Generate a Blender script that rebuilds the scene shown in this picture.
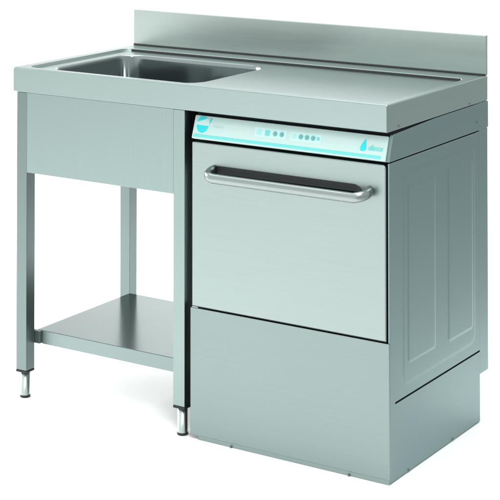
import bpy, bmesh, math
from mathutils import Vector, Matrix

scene = bpy.context.scene
for o in list(bpy.data.objects):
    bpy.data.objects.remove(o)
COL = scene.collection
PI = math.pi

# ------------------------------------------------------------------ camera
cam_d = bpy.data.cameras.new('camera')
cam = bpy.data.objects.new('camera', cam_d)
COL.objects.link(cam)
scene.camera = cam
yaw, pit = .5707, -.0256
fw = Vector((-math.sin(yaw) * math.cos(pit), math.cos(yaw) * math.cos(pit), -math.sin(pit)))
rt = Vector((math.cos(yaw), math.sin(yaw), 0))
up = rt.cross(fw)
M = Matrix((rt, up, -fw)).transposed().to_4x4()
M.translation = Vector((3.1489, -3.6567, 1.6161))
cam.matrix_world = M
cam_d.sensor_width = 36
cam_d.lens = 1677.05 / 500 * 36
cam_d.shift_x = (250 - 250.62) / 500
cam_d.shift_y = (-219.01 - 250) / 500
cam_d.clip_start = .05
cam_d.clip_end = 100

# ------------------------------------------------------------------ world and lamps (white studio)
world = bpy.data.worlds.new('World')
scene.world = world
world.use_nodes = True
bg = world.node_tree.nodes['Background']
# added surround: white, greyed on the right so the side steel reflects darker
wn, wl = world.node_tree.nodes.new, world.node_tree.links.new
w_tc, w_sep, w_mr, w_mul = wn('ShaderNodeTexCoord'), wn('ShaderNodeSeparateXYZ'), wn('ShaderNodeMapRange'), wn('ShaderNodeVectorMath')
w_mr.interpolation_type = 'SMOOTHSTEP'
w_mr.inputs['From Min'].default_value = .05
w_mr.inputs['From Max'].default_value = .55
w_mr.inputs['To Min'].default_value = 1.0
w_mr.inputs['To Max'].default_value = .68
w_mul.operation = 'SCALE'
w_mul.inputs[0].default_value = (.965, 1, .99)
wl(w_tc.outputs['Generated'], w_sep.inputs[0])
wl(w_sep.outputs['X'], w_mr.inputs['Value'])
wl(w_mr.outputs['Result'], w_mul.inputs['Scale'])
wl(w_mul.outputs['Vector'], bg.inputs['Color'])
bg.inputs['Strength'].default_value = 1.2

def area(name, loc, target, sx, sy, power, spread=180, col=(1, 1, 1)):
    d = bpy.data.lights.new(name, 'AREA')
    d.shape = 'RECTANGLE'
    d.size, d.size_y = sx, sy
    d.energy = power
    d.color = col
    d.spread = math.radians(spread)
    o = bpy.data.objects.new(name, d)
    COL.objects.link(o)
    o.location = loc
    o.rotation_euler = (Vector(target) - Vector(loc)).to_track_quat('-Z', 'Y').to_euler()
    return o

area('overhead_fill', (-.5, .4, 4.8), (-.5, .4, 0), 5, 5, 60, 85)  # added fill that whitens the ground, no lamp seen there
area('front_ground_fill', (1.0, -7.0, 4.6), (-1.6, -5.0, 0), 3, 2, 120, 75)  # added, brightens the far ground mirrored in the steel fronts
area('right_ground_fill', (2.4, -2.2, 3.4), (1.5, -.2, 0), 1.2, 1.2, 9, 60)  # added to lift the ground right of the machine
area('under_shelf_fill', (-4.2, .4, 1.7), (.4, .3, 0), 2.6, 1.6, 66, 70)  # low fill added to reach the ground under the shelf
area('backdrop_fill', (-2.6, 2.6, 4.6), (-3.4, 6.2, .4), 3, 2, 90, 90)  # added fill to keep the rear sweep white

vs = scene.view_settings
vs.view_transform = 'Standard'
vs.look = 'None'
vs.exposure = 0
vs.gamma = 1
vs.use_curve_mapping = False

# ------------------------------------------------------------------ materials
def new_mat(name):
    m = bpy.data.materials.new(name)
    m.use_nodes = True
    nt = m.node_tree
    return m, nt, nt.nodes['Principled BSDF']

def steel(name, col, rough, axis=0, streak=.05, vary=.05, wave=.12, wscale=(4.5, 4.5, 4.5)):
    """brushed stainless steel; axis = direction of the brushing"""
    m, nt, b = new_mat(name)
    N, L = nt.nodes.new, nt.links.new
    b.inputs['Metallic'].default_value = 1
    tc = N('ShaderNodeTexCoord')
    mp = N('ShaderNodeMapping')
    s = [300, 300, 300]
    s[axis] = 5
    mp.inputs['Scale'].default_value = s
    L(tc.outputs['Object'], mp.inputs['Vector'])
    n1 = N('ShaderNodeTexNoise')
    n1.inputs['Scale'].default_value = 1
    n1.inputs['Detail'].default_value = 3
    L(mp.outputs['Vector'], n1.inputs['Vector'])
    n2 = N('ShaderNodeTexNoise')
    n2.inputs['Scale'].default_value = 3.1
    n2.inputs['Detail'].default_value = 4
    L(tc.outputs['Object'], n2.inputs['Vector'])
    mr = N('ShaderNodeMapRange')
    mr.inputs['To Min'].default_value = rough - streak
    mr.inputs['To Max'].default_value = rough + streak
    mix = N('ShaderNodeMath')
    mix.operation = 'ADD'
    half = N('ShaderNodeMath')
    half.operation = 'MULTIPLY_ADD'
    half.inputs[1].default_value = .8
    half.inputs[2].default_value = -.4
    L(n2.outputs['Fac'], half.inputs[0])
    L(n1.outputs['Fac'], mix.inputs[0])
    L(half.outputs[0], mix.inputs[1])
    L(mix.outputs[0], mr.inputs['Value'])
    L(mr.outputs['Result'], b.inputs['Roughness'])
    cr = N('ShaderNodeMapRange')
    cr.inputs['To Min'].default_value = 1 - vary
    cr.inputs['To Max'].default_value = 1 + vary
    L(n1.outputs['Fac'], cr.inputs['Value'])
    hs = N('ShaderNodeVectorMath')
    hs.operation = 'SCALE'
    hs.inputs[0].default_value = col
    L(cr.outputs['Result'], hs.inputs['Scale'])
    L(hs.outputs['Vector'], b.inputs['Base Color'])
    # very slight waviness of sheet metal
    n3 = N('ShaderNodeTexNoise')
    n3.inputs['Scale'].default_value = 1
    n3.inputs['Detail'].default_value = 1
    mp3 = N('ShaderNodeMapping')
    mp3.inputs['Scale'].default_value = wscale
    L(tc.outputs['Object'], mp3.inputs['Vector'])
    L(mp3.outputs['Vector'], n3.inputs['Vector'])
    bp2 = N('ShaderNodeBump')
    bp2.inputs['Strength'].default_value = wave
    bp2.inputs['Distance'].default_value = .004
    L(n3.outputs['Fac'], bp2.inputs['Height'])
    L(bp2.outputs['Normal'], b.inputs['Normal'])
    return m

def plain(name, col, rough=.5, metal=0, noise=.06, scale=60, spec=.5):
    m, nt, b = new_mat(name)
    N, L = nt.nodes.new, nt.links.new
    b.inputs['Metallic'].default_value = metal
    b.inputs['Specular IOR Level'].default_value = spec
    tc = N('ShaderNodeTexCoord')
    n = N('ShaderNodeTexNoise')
    n.inputs['Scale'].default_value = scale
    n.inputs['Detail'].default_value = 3
    L(tc.outputs['Object'], n.inputs['Vector'])
    cr = N('ShaderNodeMapRange')
    cr.inputs['To Min'].default_value = 1 - noise
    cr.inputs['To Max'].default_value = 1 + noise
    L(n.outputs['Fac'], cr.inputs['Value'])
    hs = N('ShaderNodeVectorMath')
    hs.operation = 'SCALE'
    hs.inputs[0].default_value = col
    L(cr.outputs['Result'], hs.inputs['Scale'])
    L(hs.outputs['Vector'], b.inputs['Base Color'])
    rr = N('ShaderNodeMapRange')
    rr.inputs['To Min'].default_value = rough - .05
    rr.inputs['To Max'].default_value = rough + .05
    L(n.outputs['Fac'], rr.inputs['Value'])
    L(rr.outputs['Result'], b.inputs['Roughness'])
    return m

SC = (.312, .385, .372)
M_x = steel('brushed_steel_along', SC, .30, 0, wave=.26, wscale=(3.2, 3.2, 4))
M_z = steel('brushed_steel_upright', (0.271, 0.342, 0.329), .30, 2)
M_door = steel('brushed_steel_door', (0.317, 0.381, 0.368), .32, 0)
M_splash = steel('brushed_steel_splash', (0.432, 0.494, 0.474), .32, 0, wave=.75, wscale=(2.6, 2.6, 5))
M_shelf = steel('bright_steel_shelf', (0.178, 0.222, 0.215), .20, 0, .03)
M_handle = steel('satin_steel_handle', (0.312, 0.352, 0.349), .28, 0, .03, .02)
M_low = steel('brushed_steel_lower', (0.247, 0.309, 0.299), .36, 0)
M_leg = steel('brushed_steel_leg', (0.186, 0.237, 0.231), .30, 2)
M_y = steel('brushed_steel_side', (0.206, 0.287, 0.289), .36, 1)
M_basin = steel('satin_steel_basin', (0.271, 0.307, 0.309), .11, 0, .03, wave=.25)
M_pol = steel('polished_steel', (0.495, 0.563, 0.543), .34, 0, .03, .02)
M_dark = plain('black_interior_sheet', (.012, .013, .014), .6, 0, spec=.2)
M_blk = plain('black_plastic', (.015, .017, .018), .45, 0, spec=.3)
M_white = plain('mint_white_enamel', (.455, .60, .58), .4, 0, .015)
M_cyan = plain('cyan_print', (.012, .56, .60), .45, 0, .02)
M_pale = plain('pale_cyan_print', (.475, .655, .638), .45, 0, .02)
M_teal = plain('turquoise_print', (.14, .56, .54), .45, 0, .02)
M_sym = plain('light_turquoise_print', (.33, .63, .62), .45, 0, .02)
M_bracket = steel('dull_steel_bracket', (0.139, 0.171, 0.166), .4, 2)
M_refl = plain('dark_reflection_grey', (.035, .038, .037), .5, 0, spec=.3)  # dark reflections put into colour, for the worktop and backsplash strips
M_btn = plain('grey_button', (.16, .33, .34), .4, 0, .03)
M_screw = plain('dull_steel_screw', (.16, .19, .19), .4, 1)
M_unseen_floor = plain('unseen_grey_floor', (.50, .525, .52), .7, 0, .1, 8, spec=.2)
M_paper = plain('white_paper', (.93, .93, .93), .8, 0, .008, 30, spec=.1)

# ------------------------------------------------------------------ mesh helpers
def emit(name, bm, mat, parent=None, kind=None, label=None):
    bmesh.ops.recalc_face_normals(bm, faces=bm.faces)
    off = Vector(parent_origin(parent)) if parent else Vector((0, 0, 0))
    bmesh.ops.translate(bm, vec=-off, verts=bm.verts)
    me = bpy.data.meshes.new(name)
    bm.to_mesh(me)
    bm.free()
    me.materials.append(mat)
    o = bpy.data.objects.new(name, me)
    COL.objects.link(o)
    if parent:
        o.parent = parent
    if kind:
        o['kind'] = kind
    if label:
        o['label'] = label
    return o

def parent_origin(p):
    v = Vector((0, 0, 0))
    while p:
        v += p.location
        p = p.parent
    return v

def root(name, loc, label, cat):
    e = bpy.data.objects.new(name, None)
    e.empty_display_size = .1
    COL.objects.link(e)
    e.location = loc
    e['label'] = label
    e['category'] = cat
    return e

def box(bm, x0, x1, y0, y1, z0, z1, bev=0, seg=2):
    r = bmesh.ops.create_cube(bm, size=1)
    vs_ = r['verts']
    for v in vs_:
        v.co = Vector((x0 if v.co.x < 0 else x1, y0 if v.co.y < 0 else y1, z0 if v.co.z < 0 else z1))
    if bev:
        es = list({e for v in vs_ for e in v.link_edges})
        bmesh.ops.bevel(bm, geom=es, offset=bev, segments=seg, profile=.5, affect='EDGES')
    return bm

def one_box(*a, **k):
    return box(bmesh.new(), *a, **k)

def rrect(a0, a1, b0, b1, r, n=6):
    """rounded rectangle, list of (a, b); r a number or four radii (a1b1, a0b1, a0b0, a1b0)"""
    if not isinstance(r, (tuple, list)):
        r = (r,) * 4
    pts = []
    for k, (ca, cb, sa, sb) in enumerate(((a1, b1, -1, -1), (a0, b1, 1, -1), (a0, b0, 1, 1), (a1, b0, -1, 1))):
        R = r[k]
        for i in range(n + 1):
            t = PI / 2 * (k + i / n)
            pts.append((ca + sa * R + R * math.cos(t), cb + sb * R + R * math.sin(t)))
    return pts

def ring(bm, pts):
    return [bm.verts.new(p) for p in pts]

def bridge(bm, A, B, smooth=True):
    n = len(A)
    for i in range(n):
        f = bm.faces.new((A[i], A[(i + 1) % n], B[(i + 1) % n], B[i]))
        f.smooth = smooth

def fill(bm, rings):
    es = []
    for R in rings:
        for i in range(len(R)):
            a, b = R[i], R[(i + 1) % len(R)]
            e = bm.edges.get((a, b)) or bm.edges.new((a, b))
            es.append(e)
    bmesh.ops.triangle_fill(bm, use_beauty=True, use_dissolve=False, edges=es)

def cap(bm, R):
    bm.faces.new(R)

def prism(bm, prof, x0, x1, bev=0, axis=0):
    """profile in the (y, z) plane extruded along x"""
    A = ring(bm, [(x0, p[0], p[1]) for p in prof])
    B = ring(bm, [(x1, p[0], p[1]) for p in prof])
    bridge(bm, A, B, False)
    cap(bm, A)
    cap(bm, list(reversed(B)))
    if bev:
        bmesh.ops.bevel(bm, geom=list(bm.edges), offset=bev, segments=2, profile=.5, affect='EDGES')
    return bm

def plate(bm, pts, y0, y1, bev=.0015):
    """outline in (x, z) with a rounded front edge at y0, back at y1"""
    cx = sum(p[0] for p in pts) / len(pts)
    cz = sum(p[1] for p in pts) / len(pts)
    def inset(d):
        n = len(pts)
        out = []
        for i in range(n):
            p, q, r_ = Vector(pts[i - 1]), Vector(pts[i]), Vector(pts[(i + 1) % n])
            t = (r_ - p)
            nrm = Vector((-t.y, t.x)).normalized()
            out.append(q + nrm * d)
        return out
    back = ring(bm, [(p[0], y1, p[1]) for p in pts])
    R = ring(bm, [(p[0], y0 + bev, p[1]) for p in pts])
    bridge(bm, back, R, False)
    prev = R
    for k in (1, 2, 3):
        a = PI / 2 * k / 3
        ins = inset(bev * (1 - math.cos(a)))
        cur = ring(bm, [(p[0], y0 + bev * (1 - math.sin(a)), p[1]) for p in ins])
        bridge(bm, prev, cur)
        prev = cur
    cap(bm, prev)
    cap(bm, back)
    return bm

def tube(bm, path, ra, rb, upv=Vector((0, 0, 1)), n=18):
    """sweep an ellipse (ra along the side axis, rb along up) down a path"""
    prev = None
    for i, p in enumerate(path):
        p = Vector(p)
        a = Vector(path[max(i - 1, 0)])
        b = Vector(path[min(i + 1, len(path) - 1)])
        t = (b - a).normalized()
        s = t.cross(upv).normalized()
        u = s.cross(t)
        R = ring(bm, [p + s * ra * math.cos(2 * PI * k / n) + u * rb * math.sin(2 * PI * k / n) for k in range(n)])
        if prev:
            bridge(bm, prev, R)
        else:
            cap(bm, R)
        prev = R
    cap(bm, prev)
    return bm

def lathe(bm, cx, cy, prof, n=24):
    prev = None
    for r, z in prof:
        R = ring(bm, [(cx + r * math.cos(2 * PI * k / n), cy + r * math.sin(2 * PI * k / n), z) for k in range(n)])
        if prev:
            bridge(bm, prev, R)
        else:
            cap(bm, R)
        prev = R
    cap(bm, prev)
    return bm

def screw_x(bm, x, y, z, r=.0035):
    """domed screw head on a face looking along +x"""
    prev = None
    for rr, h in ((r, 0), (r, .0012), (r * .75, .002), (r * .3, .0024)):
        R = ring(bm, [(x + h, y + rr * math.cos(2 * PI * k / 14), z + rr * math.sin(2 * PI * k / 14)) for k in range(14)])
        if prev:
            bridge(bm, prev, R)
        prev = R
    cap(bm, prev)
    return bm

# ------------------------------------------------------------------ setting: white paper sweep
bm = bmesh.new()
prof = [(-9, 0), (5.0, 0)]
for i in range(1, 13):
    t = PI / 2 * i / 12
    prof.append((5.0 + 1.5 * math.sin(t), 1.5 - 1.5 * math.cos(t)))
prof.append((6.5, 5))
A = ring(bm, [(-16, y, z) for y, z in prof])
B = ring(bm, [(1.56, y, z) for y, z in prof])
for i in range(len(A) - 1):
    f = bm.faces.new((A[i], B[i], B[i + 1], A[i + 1]))
    f.smooth = True
emit('backdrop', bm, M_paper, None, 'structure')
# the grey floor put in out of view round the paper to tone side reflections
bm = bmesh.new()
bm.faces.new(ring(bm, [(-20, -20, -.004), (20, -20, -.004), (20, 20, -.004), (-20, 20, -.004)]))
emit('unseen_floor', bm, M_unseen_floor, None, 'structure')

# ------------------------------------------------------------------ sink table
W, D, H, T = 1.2, .585, .927, .0686
sink = root('sink_table', (.3, .29, 0),
            'brushed stainless steel sink table with basin, upright rim and open shelf on legs', 'sink table')

# worktop with a shallow pressed tray and the basin opening
bm = bmesh.new()
def loop_xy(x0, x1, y0, y1, r, z, n=5):
    return ring(bm, [(a, b, z) for a, b in rrect(x0, x1, y0, y1, r, n)])
zb = H - T
R0 = loop_xy(.014, W - .014, .014, D - .006, .003, zb)
R1 = loop_xy(.002, W - .002, .002, D - .002, .004, zb)
R2 = loop_xy(0, W, 0, D, .004, zb + .002)
R3 = loop_xy(0, W, 0, D, .004, H - .0035)
R4 = loop_xy(.0011, W - .0011, .0011, D - .0011, .004, H - .001)
R5 = loop_xy(.0035, W - .0035, .0035, D - .0035, .004, H)
bridge(bm, R0, R1, False)
bridge(bm, R1, R2)
bridge(bm, R2, R3, False)
bridge(bm, R3, R4)
bridge(bm, R4, R5)
tray = (.030, 1.178, .022, .497)
R6 = loop_xy(*tray, .030, H)
fill(bm, [R5, R6])
prev = R6
for d, dz in ((.0008, .0003), (.0014, .0010), (.0019, .0066), (.0027, .007)):
    cur = loop_xy(tray[0] + d, tray[1] - d, tray[2] + d, tray[3] - d, .030 - d * .5, H - dz)
    bridge(bm, prev, cur)
    prev = cur
bas = (.078, .590, .054, .438)
def basin_loop(d, z, b_=None):
    return ring(b_ or bm, [(a, b, z) for a, b in rrect(bas[0] + d, bas[1] - d, bas[2] + d, bas[3] - d, max(.062 - d * .5, .02), 8)])
zt = H - .007
R7 = basin_loop(0, zt)
fill(bm, [prev, R7])
worktop = emit('worktop', bm, M_x, sink)
emit('reflection_strip', one_box(.052, 1.162, .4900, .4936, H - .0068, H - .0012, .0010), M_refl, worktop)  # dark strip standing in for the reflected line at the tray step

bm = bmesh.new()
prev = basin_loop(0, zt, bm)
for d, z in ((.001, zt - .0004), (.0035, zt - .002), (.005, zt - .0055), (.006, zt - .012), (.012, zt - .20),
             (.018, zt - .225), (.035, zt - .243), (.06, zt - .25)):
    cur = basin_loop(d, z, bm)
    bridge(bm, prev, cur)
    prev = cur
cap(bm, prev)
emit('basin', bm, M_basin, sink)

# upright rim along the back, coved into the worktop
bm = bmesh.new()
pr = [(.584, H + .0004), (.584, H + .1075), (.5832, H + .1088), (.581, H + .1092), (.5745, H + .1092),
      (.5728, H + .1084), (.572, H + .1065), (.572, H + .0004)]
prism(bm, pr, .0005, W - .0005)
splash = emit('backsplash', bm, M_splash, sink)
emit('reflection_strip', one_box(.001, W - .001, .5685, .5716, H + .0003, H + .0042, .0008), M_refl, splash)  # dark reflection along the backsplash foot, made as a coloured strip

bm = bmesh.new()
screw_x(bm, W, .061, zb + .009, .003)
emit('screw', bm, M_screw, worktop)
bm = bmesh.new()
screw_x(bm, W, .468, zb + .007, .003)
emit('screw', bm, M_screw, worktop)

# apron panels between the legs
emit('front_panel', one_box(.0496, .5554, .0032, .0065, .634, zb - .0005, .0003), M_z, sink)
emit('end_panel', one_box(.015, .017, .042, .486, .634, zb - .0005), M_y, sink)
emit('back_panel', one_box(.0505, .553, .518, .520, .634, zb - .0005), M_x, sink)

LW = .0365
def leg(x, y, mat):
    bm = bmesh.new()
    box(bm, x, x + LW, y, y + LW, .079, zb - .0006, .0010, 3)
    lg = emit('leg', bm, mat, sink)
    bm = bmesh.new()
    box(bm, x - .0006, x + LW + .0006, y - .0006, y + LW + .0006, .0715, .0787, .002, 2)
    emit('leg_cap', bm, M_blk, lg)
    bm = bmesh.new()
    cx, cy = x + LW / 2, y + LW / 2
    lathe(bm, cx, cy, [(.0135, .0712), (.0135, .0072), (.0138, .0067)])
    emit('foot', bm, M_pol, lg)
    bm = bmesh.new()
    lathe(bm, cx, cy, [(.0142, .0066), (.0150, .0055), (.0150, .002), (.0138, 0)])
    emit('foot_pad', bm, M_blk, lg)
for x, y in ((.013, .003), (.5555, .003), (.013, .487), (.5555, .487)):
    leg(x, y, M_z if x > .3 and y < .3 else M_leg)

# bottom shelf with turned-down edges
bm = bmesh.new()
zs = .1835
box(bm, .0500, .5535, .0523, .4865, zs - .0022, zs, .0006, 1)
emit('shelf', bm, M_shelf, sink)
shelf = bpy.data.objects['shelf']
emit('shelf_lip', one_box(.068, .5525, .0500, .0520, zs - .037, zs - .0005, .0008), M_low, shelf)
emit('shelf_lip', one_box(.068, .5525, .4868, .4885, zs - .037, zs - .0005, .0008), M_low, shelf)
emit('shelf_bracket', one_box(.0380, .0679, .0397, .0521, zs - .035, zs - .0004, .0006), M_bracket, shelf)

# ------------------------------------------------------------------ dishwasher
X0, X1 = .607, 1.199
YF, YB = .009, .53
dw = root('undercounter_dishwasher', (.903, .27, 0),
          'stainless steel dishwasher with closed door, bar handle and white control strip under the worktop', 'dishwasher')

emit('cabinet', one_box(.6085, 1.1935, .040, YB - .002, .012, .8565, .001, 1), M_dark, dw)

# right side sheet, pressed with two upright pads
bm = bmesh.new()
def loop_yz(y0, y1, z0, z1, r, x, n=5):
    return ring(bm, [(x, a, b) for a, b in rrect(y0, y1, z0, z1, r, n)])
sx = X1
inner = loop_yz(.0125, YB, .003, .7815, .001, sx - .0045, 2)
O1 = loop_yz(.0125, YB, .003, .7815, .001, sx - .0012, 2)
O2 = loop_yz(.0137, YB - .0012, .0042, .7803, .001, sx, 2)
bridge(bm, inner, O1, False)
bridge(bm, O1, O2)
slot = loop_yz(.039, .5285, .1885, .1935, .0012, sx, 3)
slot_b = loop_yz(.039, .5285, .1885, .1935, .0012, sx - .0045, 3)
bridge(bm, slot, slot_b, False)
def emboss(y0, y1, z0, z1, r, x, h, w):
    a = loop_yz(y0, y1, z0, z1, r, x)
    p = a
    for k in range(1, 6):
        t = k / 5
        s = t * t * (3 - 2 * t)
        q = loop_yz(y0 + w * t, y1 - w * t, z0 + w * t, z1 - w * t, max(r - w * t * .6, .003), x + h * s)
        bridge(bm, p, q)
        p = q
    return a, p
oa, op = emboss(.078, .503, .218, .752, .03, sx, .0007, .012)
fill(bm, [O2, slot, oa])
aa, ap = emboss(.104, .262, .268, .714, .012, sx + .0007, .0013, .009)
ba, bp_ = emboss(.332, .486, .262, .716, .012, sx + .0007, .0013, .009)
fill(bm, [op, aa, ba])
fill(bm, [ap])
fill(bm, [bp_])
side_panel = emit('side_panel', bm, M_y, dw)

# machine top housing with the slanted control strip between its cheeks
housing = [(.0095, .7850), (.0300, .8470), (.0330, .8500), (.26, .8572), (.587, .8572), (.587, .7850)]
bm = bmesh.new()
prism(bm, housing, 1.1905, X1 + .0006, .0012)
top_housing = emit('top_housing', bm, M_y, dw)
bm = bmesh.new()
screw_x(bm, X1 + .0006, .516, .809, .0035)
emit('screw', bm, M_screw, top_housing)

P0, P1 = Vector((0, .0060, .7868)), Vector((0, .0260, .8455))
PL = (P1 - P0).length
pv = (P1 - P0).normalized()
pn = Vector((0, -pv.z, pv.y))
def on_panel(x, s, h=0):
    return Vector((x, 0, 0)) + P0 + pv * s + pn * h
bm = bmesh.new()
pts = rrect(.6115, 1.1900, 0, PL, .003, 3)
R_b = ring(bm, [on_panel(a, s, -.010) for a, s in pts])
R_f = ring(bm, [on_panel(a, s, -.0012) for a, s in pts])
pts2 = rrect(.6127, 1.1888, .0012, PL - .0012, .003, 3)
R_g = ring(bm, [on_panel(a, s, 0) for a, s in pts2])
bridge(bm, R_b, R_f, False)
bridge(bm, R_f, R_g)
cap(bm, R_g)
cap(bm, R_b)
panel = emit('control_panel', bm, M_white, dw)

def sheet(bm, pts, h=.0004, lo=.0001):
    """flat print or key on the control strip; pts are (x, s)"""
    a = ring(bm, [on_panel(x, s, lo) for x, s in pts])
    b = ring(bm, [on_panel(x, s, h) for x, s in pts])
    bridge(bm, a, b, False)
    cap(bm, a)
    cap(bm, b)
def disc(bm, x, s, r, h=.0004, n=24, lo=.0001, a0=0, a1=2 * PI, sy=1):
    sheet(bm, [(x + r * math.cos(a0 + (a1 - a0) * k / n), s + sy * r * math.sin(a0 + (a1 - a0) * k / n))
               for k in range(n if a1 - a0 > 6 else n + 1)], h, lo)

bm = bmesh.new()
sheet(bm, [(.616, .0045), (1.176, .0045), (1.176, .0125), (.616, .0125)])
emit('colour_stripe', bm, M_teal, panel)

# round emblem: two cyan halves with a white band, and a small tail
ex, es = .6400, .0375
bm = bmesh.new()
disc(bm, ex, es, .0215, .0003, 32)
emit('emblem_ground', bm, M_pale, panel)
bm = bmesh.new()
sheet(bm, [(ex + .0185 * math.cos(t), es - .0015 + .0195 * math.sin(t)) for t in [PI + PI * k / 20 for k in range(21)]], .0007, .0004)
sheet(bm, [(ex - .002 + .0165 * math.cos(t), es + .0065 + .0165 * math.sin(t)) for t in [PI * .22 + PI * .78 * k / 20 for k in range(21)]], .0007, .0004)
sheet(bm, [(ex + .0195, es + .003), (ex + .0245, es + .010), (ex + .0265, es + .0185), (ex + .0225, es + .0195), (ex + .0205, es + .011)], .0007, .0004)
emit('emblem', bm, M_cyan, panel)

def text_on_panel(name, body, x, s, size, mat, shear=0, spacing=1, weight=0):
    cu = bpy.data.curves.new('lettering_curve', 'FONT')
    cu.body = body
    cu.size = size
    cu.shear = shear
    cu.space_character = spacing
    cu.extrude = .0002
    cu.offset = weight
    tmp = bpy.data.objects.new('lettering_tmp', cu)
    COL.objects.link(tmp)
    dg = bpy.context.evaluated_depsgraph_get()
    dg.update()
    me = bpy.data.meshes.new_from_object(tmp.evaluated_get(dg))
    bm = bmesh.new()
    bm.from_mesh(me)
    for v in bm.verts:
        v.co = on_panel(x + v.co.x, s + v.co.y, .0004 + v.co.z)
    bpy.data.objects.remove(tmp)
    bpy.data.curves.remove(cu)
    bpy.data.meshes.remove(me)
    return emit(name, bm, mat, panel)

text_on_panel('small_lettering', 'silanos', .6735, .0335, .012, M_pale)
# maker's mark at the right end: a leaning drop and a slanted word
bm = bmesh.new()
sheet(bm, [(1.1165, .0205), (1.1150, .0265), (1.1175, .0345), (1.1235, .0440), (1.1275, .0500), (1.1290, .0500),
           (1.1300, .0440), (1.1320, .0330), (1.1330, .0265), (1.1300, .0215), (1.1230, .0190)], .0006)
emit('makers_mark', bm, M_cyan, panel)
text_on_panel('lettering', 'silanos', 1.1365, .0235, .0185, M_teal, .25, .86, .0004)

# key groups: pale frames, small symbols and round keys
def key_group(x0, x1, s0, s1, icons, keys):
    bm = bmesh.new()
    sheet(bm, rrect(x0, x1, s0, s1, .004, 4), .0003)
    g = emit('key_field', bm, M_pale, panel)
    for x, w, m in icons:
        bm = bmesh.new()
        sheet(bm, rrect(x - w, x + w, (s0 + s1) / 2 - w, (s0 + s1) / 2 + w, .002, 3), .0005, .00032)
        emit('key_symbol', bm, m, g)
    for x in keys:
        bm = bmesh.new()
        disc(bm, x, (s0 + s1) / 2, .0070, .0005, 20, .00032)
        emit('key_ring', bm, M_teal, g)
        bm = bmesh.new()
        disc(bm, x, (s0 + s1) / 2, .0045, .0022, 18, .00034)
        emit('key', bm, M_btn, g)
key_group(.803, .900, .0240, .0480, ((.8170, .0075, M_sym), (.8420, .0075, M_teal)), (.8650, .8850))
key_group(.912, 1.003, .0240, .0480, ((.9220, .0060, M_sym), (.9930, .0045, M_teal)), (.9420, .9600, .9780))

# door
DX0, DX1, DZ0, DZ1 = .6115, 1.1905, .3455, .7775
bm = bmesh.new()
plate(bm, list(reversed(rrect(DX0, DX1, DZ0, DZ1, (.010, .004, .002, .002), 4)))[::-1], YF - .001, .040, .003)
door = emit('door', bm, M_door, dw)

# grip: dark dished pocket behind a bar that bends back into the door
bm = bmesh.new()
def pk_ring(d, y):
    c = rrect(.676 + d, 1.130 - d, .684 + d, .7225 - d, (max(.030 - d, .004), max(.016 - d, .004), max(.020 - d, .004), max(.020 - d, .004)), 8)
    return ring(bm, [(a, y, b) for a, b in c])
yd = YF - .001
prev = pk_ring(0, yd - .0001)
for d, y in ((.0004, yd - .0012), (.002, yd - .0016), (.004, yd - .0010), (.010, yd - .0006)):
    cur = pk_ring(d, y)
    bridge(bm, prev, cur)
    prev = cur
cap(bm, prev)
emit('grip_recess', bm, M_blk, door)

bm = bmesh.new()
hy, hz = -.036, .6985
xa, xb = .680, 1.149
path = [(xa + .004, YF - .0005, hz + .012)]
rr = .026
path.append((xa, YF - .010, hz + .010))
for i in range(9):
    t = PI / 2 * i / 8
    path.append((xa + rr - rr * math.cos(t) + .001, hy + rr - rr * math.sin(t) + 0, hz + .008 * (1 - i / 8)))
for i in range(1, 12):
    path.append((xa + rr + (xb - xa - 2 * rr) * i / 12, hy, hz))
for i in range(9):
    t = PI / 2 * i / 8
    path.append((xb - rr + rr * math.sin(t), hy + rr - rr * math.cos(t), hz + .008 * (i / 8)))
path.append((xb, YF - .010, hz + .010))
path.append((xb - .004, YF - .0005, hz + .012))
tube(bm, path, .0105, .0130)
emit('handle', bm, M_handle, door)

# lower front panel, folded round to the side, and the base rail under it
bm = bmesh.new()
plate(bm, rrect(X0, X1 - .0002, .0115, .3425, .0015, 3), YF - .0005, .0119, .0012)
lower = emit('lower_panel', bm, M_low, dw)
bm = bmesh.new()
box(bm, .632, X1 - .0012, YF + .0008, .0117, 0, .0112)
box(bm, .632, X1 - .0012, .0117, YB - .004, 0, .0025)
emit('base_rail', bm, M_low, dw)
for fx in (.735, 1.085):
    bm = bmesh.new()
    lathe(bm, fx, .0085, [(.0030, .0005), (.0030, .0045), (.002, .0055)], 12)
    emit('base_screw', bm, M_screw, lower)
for y in (.11, .36):
    bm = bmesh.new()
    screw_x(bm, X1, y, .007, .003)
    emit('base_screw', bm, M_screw, side_panel)

# upright housing at the back of the machine
emit('rear_housing', one_box(.622, 1.1975, YB + .0015, .5868, .1265, .7838, .0015), M_y, dw)
